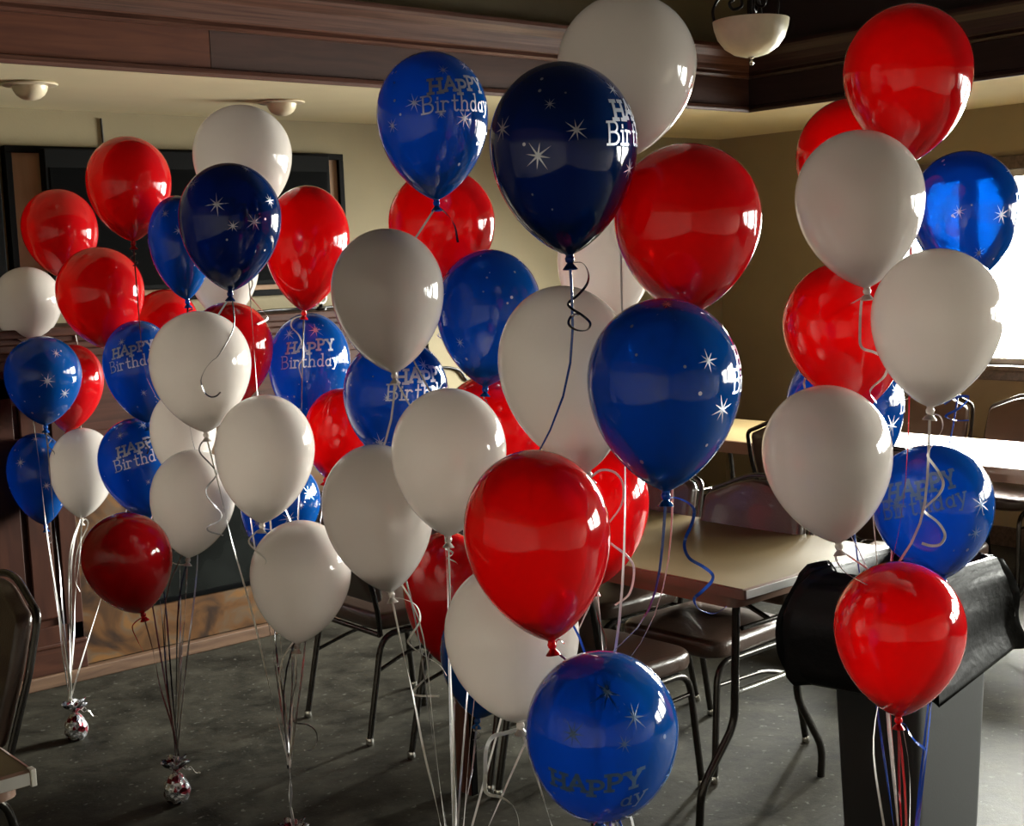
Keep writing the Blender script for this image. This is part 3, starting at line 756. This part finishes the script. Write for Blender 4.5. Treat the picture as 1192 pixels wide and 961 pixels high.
# where the lettering faces (degrees around the balloon from the viewer, + = towards the photo's right), None = facing away
PHI = {33: 33, 34: 79, 23: 2, 9: 8, 11: -8, 28: 34, 46: -4, 55: -8, 39: 104, 31: -100, 50: 108, 14: 165, 13: -120, 5: 150, 7: 150, 25: 140, 45: 180, 53: 110}
TLOW = {46: -.17, 55: .02}
# stars seen towards the viewer: (u across in half widths, height from knot 0-1, size)
STARS = {
34: [(-.33,.46,.22),(.69,.80,.14),(-.14,.71,.10),(.18,.57,.18),(-.78,.63,.2),(.85,.40,.16)],
33: [(.22, .80, .13), (.6, .86, .16), (-.70, .46, .15), (-.30, .58, .19), (.55, .48, .2), (.15, .50, .1)],
14: [(-.25, .62, .24), (.45, .50, .20), (.05, .46, .14), (.3, .93, .1), (-.7, .80, .16), (.75, .68, .16)],
5: [(.10, .57, .26), (.52, .41, .19), (.78, .55, .14), (.35, .85, .14)],
7: [(.2, .42, .17), (.05, .93, .14), (.25, .80, .12), (-.5, .7, .2)],
13: [(.0, .62, .2), (-.35, .8, .18), (.4, .38, .12)],
31: [(.50, .47, .17), (.55, .92, .16), (-.9, .62, .2), (-.5, .3, .12)],
28: [(-.22, .17, .2), (.48, .79, .17), (-.15, .52, .1), (.7, .9, .14)],
23: [(.12, .84, .22), (-.5, .8, .2), (.35, .22, .1)],
46: [(-.36, .79, .19), (.28, .76, .13), (.40, .86, .18), (-.40, .47, .11), (.88, .42, .26), (.05, .955, .2)],
39: [(.05, .955, .24), (.72, .42, .2), (.55, .66, .16), (.80, .25, .12)],
50: [(.62, .46, .2), (-.1, .5, .14), (.2, .2, .12), (.8, .8, .15)],
53: [(.75, .42, .24), (.6, .2, .16), (.85, .65, .18)],
55: [(-.55, .62, .2), (.75, .55, .24), (.6, .35, .16)],
25: [(.28, .47, .26), (.62, .75, .22), (-.45, .35, .18), (.5, .62, .12)],
9: [(-.3, .84, .12), (.3, .9, .16), (.6, .3, .14), (.15, .35, .1)],
11: [(-.4, .78, .14), (.0, .28, .12), (.5, .9, .16)],
45: [(-.5, .6, .2), (.5, .4, .2)],
}
def bal_prof(t, e=.58):
    if t >= e: return math.sqrt(max(0.0, 1-((t-e)/(1-e))**2))
    return max(0.0, 1-((e-t)/e)**2)**.72
def arc(cx_, cy_, rx, ry, a0, a1, n=10): return [(cx_+rx*math.cos(R(a0+(a1-a0)*i/n)), cy_+ry*math.sin(R(a0+(a1-a0)*i/n))) for i in range(n+1)]
def serif(x, y, w=.15): return [(x-w, y), (x+w, y)]
GL = {
'H': (.62, [[(0, 0), (0, 1)], [(.62, 0), (.62, 1)], [(0, .5), (.62, .5)], serif(0, 0), serif(0, 1), serif(.62, 0), serif(.62, 1)]),
'A': (.74, [[(0, 0), (.37, 1)], [(.37, 1), (.74, 0)], [(.13, .36), (.61, .36)], serif(0, 0, .13), serif(.74, 0, .13)]),
'P': (.52, [[(0, 0), (0, 1)], [(0, 1), (.25, 1)] + arc(.25, .74, .27, .26, 90, -90) + [(0, .48)], serif(0, 0), [(-.15, 1), (0, 1)]]),
'Y': (.68, [[(0, 1), (.34, .48)], [(.68, 1), (.34, .48)], [(.34, .48), (.34, 0)], serif(0, 1, .13), serif(.68, 1, .13), serif(.34, 0)]),
'B': (.55, [[(0, 0), (0, 1)], [(-.1, 1), (.25, 1)] + arc(.25, .77, .22, .23, 90, -90) + [(0, .54)], [(.25, .54)] + arc(.25, .27, .30, .27, 90, -90) + [(-.1, 0)]]),
'i': (.10, [[(.05, 0), (.05, .58)], [(-.05, .58), (.05, .58)], [(.05, .76), (.05, .84)], serif(.05, 0, .1)]),
'r': (.36, [[(.03, 0), (.03, .6)], [(.03, .42)] + arc(.2, .40, .17, .19, 160, 40), serif(.03, 0, .1), [(-.07, .6), (.03, .6)]]),
't': (.34, [[(.14, .92), (.14, .12)] + arc(.25, .12, .11, .12, 180, 320), [(0, .6), (.32, .6)]]),
'h': (.44, [[(.03, 0), (.03, 1)], [(.03, .36)] + arc(.22, .38, .18, .2, 170, 0) + [(.40, 0)], serif(.03, 0, .09), serif(.40, 0, .09), [(-.07, 1), (.03, 1)]]),
'd': (.44, [arc(.2, .28, .2, .29, 20, 340, 16), [(.40, 0), (.40, 1)], [(.31, 1), (.40, 1)], [(.40, 0), (.48, 0)]]),
'a': (.42, [arc(.19, .26, .19, .27, 20, 340, 16), [(.38, .58), (.38, 0)], [(.38, 0), (.46, 0)]]),
'y': (.44, [[(0, .6), (.22, .06)], [(.44, .6), (.12, -.3)], [(.12, -.3), (.0, -.28)], serif(0, .6, .08), serif(.44, .6, .08)]),
}
def print_mesh(Rb, H, phi, low, stars, seed):
    """lettering and stars laid on the balloon skin (local: z up from the knot, viewer towards -Y)"""
    mb = MB(); bm = mb.bm; rnd = random.Random(seed)
    def surf(az, t):
        t = min(.992, max(.06, t)); r = bal_prof(t)*Rb + .0007
        return Vector((r*math.sin(az), -r*math.cos(az), t*H))
    def stroke(pts, w, az0, t0, sx, sy, tilt):
        P = [Vector(p) for p in pts]; Q = []
        for i in range(len(P)-1):
            n = max(1, int((P[i+1]-P[i]).length/.22))
            Q += [P[i].lerp(P[i+1], k/n) for k in range(n)]
        Q.append(P[-1]); prev = None
        d0 = (Q[1]-Q[0]).normalized(); d1 = (Q[-1]-Q[-2]).normalized()
        Q[0] = Q[0]-d0*w*.5; Q[-1] = Q[-1]+d1*w*.5
        for i, q in enumerate(Q):
            d = (Q[min(i+1, len(Q)-1)] - Q[max(i-1, 0)]).normalized(); nn = Vector((-d.y, d.x))*w*.5
            vs = []
            for s in (1, -1):
                g = q + nn*s; x = g.x*sx; y = g.y*sy
                vs.append(bm.verts.new(surf(az0 + x/Rb, t0 + (y + x*tilt)/H)))
            if prev: bm.faces.new((prev[0], prev[1], vs[1], vs[0]))
            prev = vs
    def word(txt, t0, az, width, h, wt, tilt, jig, skip=()):
        tot = sum(GL[c][0] for c in txt) + .30*(len(txt)-1)*(1 if jig else .75); x = -tot/2; sx = width/tot
        for k, c in enumerate(txt):
            g = GL[c]; dy = jig[k] if jig else 0
            for st in ([] if k in skip else g[1]):
                stroke([(px+x, py*1.0+dy) for px, py in st], wt*(1.15 if jig else 1), az, t0, sx, h, tilt)
            x += g[0] + .30*(1 if jig else .75)
    for az, tl in ((R(phi), low),):
        word('HAPPY', .655+tl, az, Rb*1.18, Rb*.25, .175, .10, [0, .10, -.16, .14, .06])
        word('Birthday', .53+tl, az - .02, Rb*1.42, Rb*.29, .105, .10, None, range(6) if seed == 46 else ())
    def star(az, t, s, rot):
        c = bm.verts.new(surf(az, t)); n = 8; ring = []
        for k in range(2*n):
            a = rot + math.pi*k/n; rr = s*Rb*(.17 if k % 2 else (1.0 if (k//2) % 2 == 0 else .78))
            ring.append(bm.verts.new(surf(az + rr*math.cos(a)/max(.3*Rb, bal_prof(min(.98, max(.06, t)))*Rb), t + rr*math.sin(a)/H)))
        for k in range(2*n): bm.faces.new((c, ring[k], ring[(k+1) % (2*n)]))
    def dot(az, t, s):
        n = 8; vs = [bm.verts.new(surf(az + s*Rb*math.cos(2*math.pi*k/n)/(max(.3, bal_prof(t))*Rb), t + s*Rb*math.sin(2*math.pi*k/n)/H)) for k in range(n)]
        bm.faces.new(vs)
    for u, t, s in stars:
        az = math.asin(max(-.97, min(.97, u/max(.2, bal_prof(t))))); star(az, t, s, rnd.random())
    for k in range(7):
        az = math.pi + rnd.uniform(-1.3, 1.3); t = rnd.choice([rnd.uniform(.15, .38), rnd.uniform(.76, .92)]); star(az, t, rnd.uniform(.1, .2), rnd.random())
    for k in range(26):
        az = rnd.uniform(-math.pi, math.pi); t = rnd.uniform(.15, .93)
        if .48 < t < .80 and min(abs((az-R(phi)+math.pi) % (2*math.pi)-math.pi), abs((az-R(phi)) % (2*math.pi)-math.pi)) < .95: continue
        dot(az, t, rnd.uniform(.012, .032))
    return mb
TIE = {'A': at(82, 815, 4.95), 'B': at(206, 880, 4.35), 'C': at(336, 893, 3.78), 'D': at(530, 1040, 3.3), 'E': at(738, 1250, 2.62), 'F': at(1054, 1100, 3.02)}
BODY = []
for (i, col, tp, kn, w, D, cl) in BD:
    K = at(kn[0], kn[1], D); T = at(tp[0], tp[1], D); Rb = w*D/(2*FPX)
    ax = (T-K); H = ax.length; ax.normalize()
    if i in LEAN:
        a = R(LEAN[i]); mid = K + ax*H*.55; view = (mid-CAM).normalized(); view = (view-ax*view.dot(ax)).normalized()
        ax = (ax*math.cos(a) - view*math.sin(a)).normalized(); K = mid - ax*H*.55
    H *= .992
    BODY.append((i, col, K, ax, H, Rb, cl, D))
def push_out(p, skip, margin=.010, bias=.9):
    """keeps a ribbon point outside every balloon"""
    for (i, col, K, ax, H, Rb, cl, D) in BODY:
        v = p - K; z = v.dot(ax); t = z/H
        if t <= 0.0 or t >= 1.0: continue
        rad = v - ax*z; r = bal_prof(t)*Rb + margin
        if i == skip and t < .12: continue
        if rad.length < r:
            if rad.length < 1e-4: rad = -FWD
            d = rad.normalized()
            d = (d + FWD*bias).normalized(); d = (d - ax*d.dot(ax)).normalized()
            p = K + ax*z + d*r
    return p
def strand(a, b, skip, rnd, n=26, wav=.006):
    P = [a.lerp(b, k/(n-1)) for k in range(n)]
    ph = rnd.uniform(0, 6); fr = rnd.uniform(1.5, 3)
    for k in range(1, n-1):
        s = k/(n-1); P[k] = P[k] + RIGHT*wav*math.sin(ph+fr*6.28*s)*math.sin(math.pi*s) + FWD*wav*math.cos(ph+fr*5*s)*math.sin(math.pi*s)
    for it in range(14):
        for k in range(1, n-1): P[k] = push_out(P[k], skip)
        if it < 13:
            Q = P[:]
            for k in range(1, n-1): Q[k] = P[k]*.5 + (P[k-1]+P[k+1])*.25
            P = Q
    return P
# loose curled ends: (ribbon colour, width, [sight lines])
TAIL = {
34: ('n', .005, [(666, 299), (678, 306), (685, 318), (683, 331), (672, 344), (662, 352), (664, 358), (678, 367), (687, 376), (683, 384), (671, 384), (662, 377), (665, 368), (675, 365)]),
51: ('w', .006, [(1084, 476), (1094, 484), (1097, 499), (1083, 522), (1080, 531), (1092, 548), (1098, 562), (1093, 575), (1077, 591), (1078, 597), (1092, 608), (1100, 622), (1095, 633), (1084, 635), (1073, 632)]),
18: ('s', .0045, [(240, 506), (233, 518), (233, 527), (244, 539), (252, 549), (250, 556), (241, 567), (241, 577), (250, 588), (258, 598), (255, 606), (243, 612), (243, 618), (260, 623)]),
14: ('n', .0045, [(270, 345), (272, 380), (268, 412), (256, 421), (244, 431), (238, 444), (242, 456), (254, 461), (267, 460), (268, 456)]),
21: ('w', .005, [(219, 651), (214, 657), (204, 656), (193, 650)]),
26: ('s', .005, [(341, 752), (340, 760), (344, 772), (345, 790), (341, 812), (341, 832), (343, 841), (357, 843), (367, 850), (369, 862), (363, 872), (354, 873)]),
39: ('b', .006, [(777, 575), (786, 579), (801, 585), (808, 594), (805, 610), (798, 626), (797, 638), (803, 650), (818, 659), (829, 668), (828, 677), (815, 690), (808, 697), (813, 708), (830, 714), (845, 706)]),
42: ('r', .004, [(643, 748), (650, 744), (657, 749)]),
38: ('w', .005, [(683, 551), (700, 547), (716, 550), (725, 564), (723, 588), (706, 612), (701, 622), (712, 633), (730, 647), (738, 662), (733, 690), (716, 704)]),
29: ('w', .005, [(456, 691), (470, 697), (485, 705), (489, 722), (478, 740), (476, 749), (494, 763), (512, 774), (520, 786)]),
43: ('w', .006, [(528, 735), (514, 745), (498, 757), (499, 775), (497, 787), (482, 803), (485, 809), (511, 810)]),
44: ('w', .009, [(606, 848), (588, 853), (574, 857), (566, 872), (565, 900), (566, 922), (584, 928), (598, 939), (604, 958), (602, 985)]),
56: ('b', .006, [(1048, 836), (1054, 843), (1058, 852), (1066, 863), (1078, 872)]),
55: ('b', .006, [(1099, 470), (1112, 462), (1128, 462), (1118, 474), (1101, 484), (1112, 489), (1128, 489)]),
49: ('w', .006, [(1010, 337), (1003, 350), (1001, 385), (1003, 404), (1018, 410), (1033, 420), (1030, 437), (1016, 450), (1013, 458), (1020, 468)]),
33: ('n', .006, [(510, 236), (519, 248), (529, 262), (533, 282)]),
22: ('w', .005, [(306, 611), (296, 621), (290, 632), (296, 648), (306, 655)]),
16: ('w', .005, [(354, 364), (342, 371), (339, 380), (349, 392), (354, 415), (348, 425), (351, 440)]),
15: ('w', .007, [(290, 318), (294, 330), (291, 343), (302, 358), (312, 370), (311, 379)]),
8: ('w', .005, [(95, 605), (100, 604), (102, 612), (90, 640), (87, 672), (93, 688)]),
10: ('r', .004, [(167, 718), (160, 722), (154, 730), (160, 745), (167, 758)]),
27: ('w', .005, [(459, 437), (476, 470), (486, 488), (477, 492), (475, 480)]),
54: ('w', .006, [(977, 634), (973, 650), (984, 666), (996, 676)]),
36: ('r', .006, [(800, 371), (806, 385), (800, 398)]),
41: ('r', .006, [(694, 684), (690, 700), (697, 722), (706, 745), (702, 760)]),
}
RC = {'r': 'rib_r', 'b': 'rib_b', 'w': 'rib_w'}
for (i, col, K, ax, H, Rb, cl, D) in BODY:
    rnd = random.Random(100+i)
    t = bpy.data.objects.new('balloon', None); C.objects.link(t); t.empty_display_size = .05
    view = (K + ax*H*.5 - CAM); view = (view - ax*view.dot(ax)).normalized()
    yl = view; xl = yl.cross(ax).normalized()
    t.matrix_world = Matrix.Translation(K) @ Matrix((xl, yl, ax)).transposed().to_4x4()
    tag(t, LAB[i], 'balloon', 'birthday balloons')
    mat = M[COLR.get(i, col)]
    # skin
    prof = []; n = 40
    for k in range(n+1):
        tt = .5 - .5*math.cos(math.pi*k/n)
        prof.append((max(bal_prof(tt)*Rb, .0005 if k == n else .0075), tt*H))
    prof = [(.0075, -.004)] + prof
    env = MB().lathe(prof, 56, cap=False).done('envelope', mat, t, R(80))
    # tied neck: twist and flared lip
    kb = MB().lathe([(.0075, -.002), (.0095, -.006), (.0085, -.012), (.0055, -.015), (.009, -.019), (.0145, -.026), (.0150, -.0275), (.0085, -.021), (.003, -.018), (.0005, -.018)], 18, cap=False)
    kb.done('knot', mat, t, R(50))
    if col == 'b':
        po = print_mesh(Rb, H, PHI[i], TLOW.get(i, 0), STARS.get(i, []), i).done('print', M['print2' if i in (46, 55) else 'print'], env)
    # ribbon down to the bunch's tie
    inv = t.matrix_world.inverted()
    def to_local(mb_):
        for v in mb_.bm.verts: v.co = inv @ v.co
        return mb_
    K0 = K - ax*.0145
    P = strand(K0, TIE[cl] + Vector((rnd.uniform(-.006, .006), rnd.uniform(-.006, .006), 0)), i, rnd)
    rcol = RC[col]
    if cl == 'A': rcol = {'r': 'rib_w', 'b': 'rib_s', 'w': 'rib_w'}[col]
    if cl == 'B': rcol = {'r': 'rib_m', 'b': 'rib_n', 'w': 'rib_s'}[col]
    if cl == 'C': rcol = {'r': 'rib_s', 'b': 'rib_n', 'w': 'rib_w'}[col]
    if cl == 'D': rcol = {'r': 'rib_w', 'b': 'rib_s', 'w': 'rib_w'}[col]
    if i in (49, 52, 36): rcol = 'rib_w'
    if i in (34, 39): rcol = 'rib_b'
    rb = to_local(MB().strip(P, .0055, .0005, twist=rnd.uniform(2, 7))).done('ribbon', M[rcol], t)
    if i in TAIL:
        c, wd_, pts = TAIL[i]
        dep = (K-CAM).dot(FWD)
        Q = []
        for k, (px, py) in enumerate(pts):
            q = at(px, py, dep + .018*math.sin(k*1.5)*min(1, k/2))
            Q.append(push_out(q, i, .006, -.7) if k > 1 else q)
        if i not in (14, 15, 55): Q[0] = K0
        to_local(MB().strip(spline(Q, 5), wd_, .0006, twist=2.5)).done('ribbon_curl', M['rib_'+c], rb)
    else:
        # a short curled end under the knot
        L = rnd.uniform(.05, .12); rr = rnd.uniform(.007, .014); Q = []
        tn = rnd.uniform(1.5, 3); ph = rnd.uniform(0, 6.28)
        for k in range(26):
            s = k/25; Q.append(K0 + Vector((0, 0, -L*s)) + RIGHT*(rr*(math.cos(ph+tn*6.28*s)-math.cos(ph))*min(1, s*3)+.02*s) - FWD*(rr*math.sin(ph+tn*6.28*s)*min(1, s*3)+.02*s))
        Q = [push_out(q, i, .006, -.5) if k > 2 else q for k, q in enumerate(Q)]
        to_local(MB().strip(Q, .0045, .0005, twist=2)).done('ribbon_curl', M[rcol], rb)

# ------------------------------------------------------------------ foil weights that hold the bunches down
def weight(tie, foot, lab, s=1.0, red=True):
    t = thing('balloon_weight', lab, 'balloon weight', (foot[0], foot[1], 0), group='balloon weights')
    rnd = random.Random(int(foot[0]*1000))
    hz = .095
    rows = []; n = 40
    for k in range(14):
        s_ = k/13; z = .001 + hz*s_
        r = .036*s*math.sin(math.pi*min(1, .18+.78*s_))**.8 + .007
        rows.append([Vector((r*(1+.16*noise.noise(Vector((math.cos(2*math.pi*j/n)*2, math.sin(2*math.pi*j/n)*2, z*40+foot[0]))))*math.cos(2*math.pi*j/n), r*(1+.16*noise.noise(Vector((math.cos(2*math.pi*j/n)*2, math.sin(2*math.pi*j/n)*2, z*40+foot[0]))))*math.sin(2*math.pi*j/n), z)) for j in range(n)])
    mb = MB(); mb.grid(rows, closed_u=True, caps=True); mb.done('foil_body', M['foil'], t, R(25))
    # gathered neck and ruffle
    rows = []; n = 48
    for k, (r, z) in enumerate([(.008, hz-.004), (.007, hz+.008), (.016, hz+.018), (.030, hz+.030), (.038, hz+.045)]):
        rows.append([Vector((r*s*(1+.25*math.sin(j*2*math.pi*9/n)*k/4)*math.cos(2*math.pi*j/n), r*s*(1+.25*math.sin(j*2*math.pi*9/n)*k/4)*math.sin(2*math.pi*j/n), z+.006*math.sin(j*2*math.pi*5/n+1)*k/4)) for j in range(n)])
    mb = MB(); mb.grid(rows, closed_u=True); o = mb.done('ruffle', M['foil'], t, R(40)); sm_ = o.modifiers.new('t', 'SOLIDIFY'); sm_.thickness = .0006
    for q in range(3):
        a = rnd.uniform(-1.2, 1.2) + (0 if q else .3); pts = []
        for k in range(18):
            u = k/17; pts.append(Vector((.01*math.cos(a), .01*math.sin(a), hz+.008)) + Vector((math.cos(a), math.sin(a), 0))*.07*s*u + Vector((0, 0, .03*u-.06*u*u)) + Vector((0, 0, .006*math.sin(u*14))))
        MB().strip(pts, .004, .0005, side=Vector((0, 0, 1)), twist=3).done('ribbon_end', M['rib_w'], t)
    # the gathered ribbons from the neck up to the tie
    top = tie - Vector((foot[0], foot[1], 0))
    for q in range(3):
        b = Vector((rnd.uniform(-.004, .004), rnd.uniform(-.004, .004), hz)); MB().strip([b.lerp(top, k/8) + Vector((.003*math.sin(k+q), .003*math.cos(k*1.3+q), 0)) for k in range(9)], .005, .0006, twist=2).done('ribbon_stem', M['rib_s' if q else 'rib_w'], t)
weight(TIE['A'], (TIE['A'].x+.016, TIE['A'].y+.006), 'silver and red foil balloon weight on the floor near the hearth')
weight(TIE['B'], (TIE['B'].x-.012, TIE['B'].y-.008), 'dark silver foil balloon weight on the floor, farther out from the hearth', 1.0)
weight(TIE['C'], (TIE['C'].x+.004, TIE['C'].y), 'foil balloon weight at the lower photo edge under the low white balloon', 1.0)
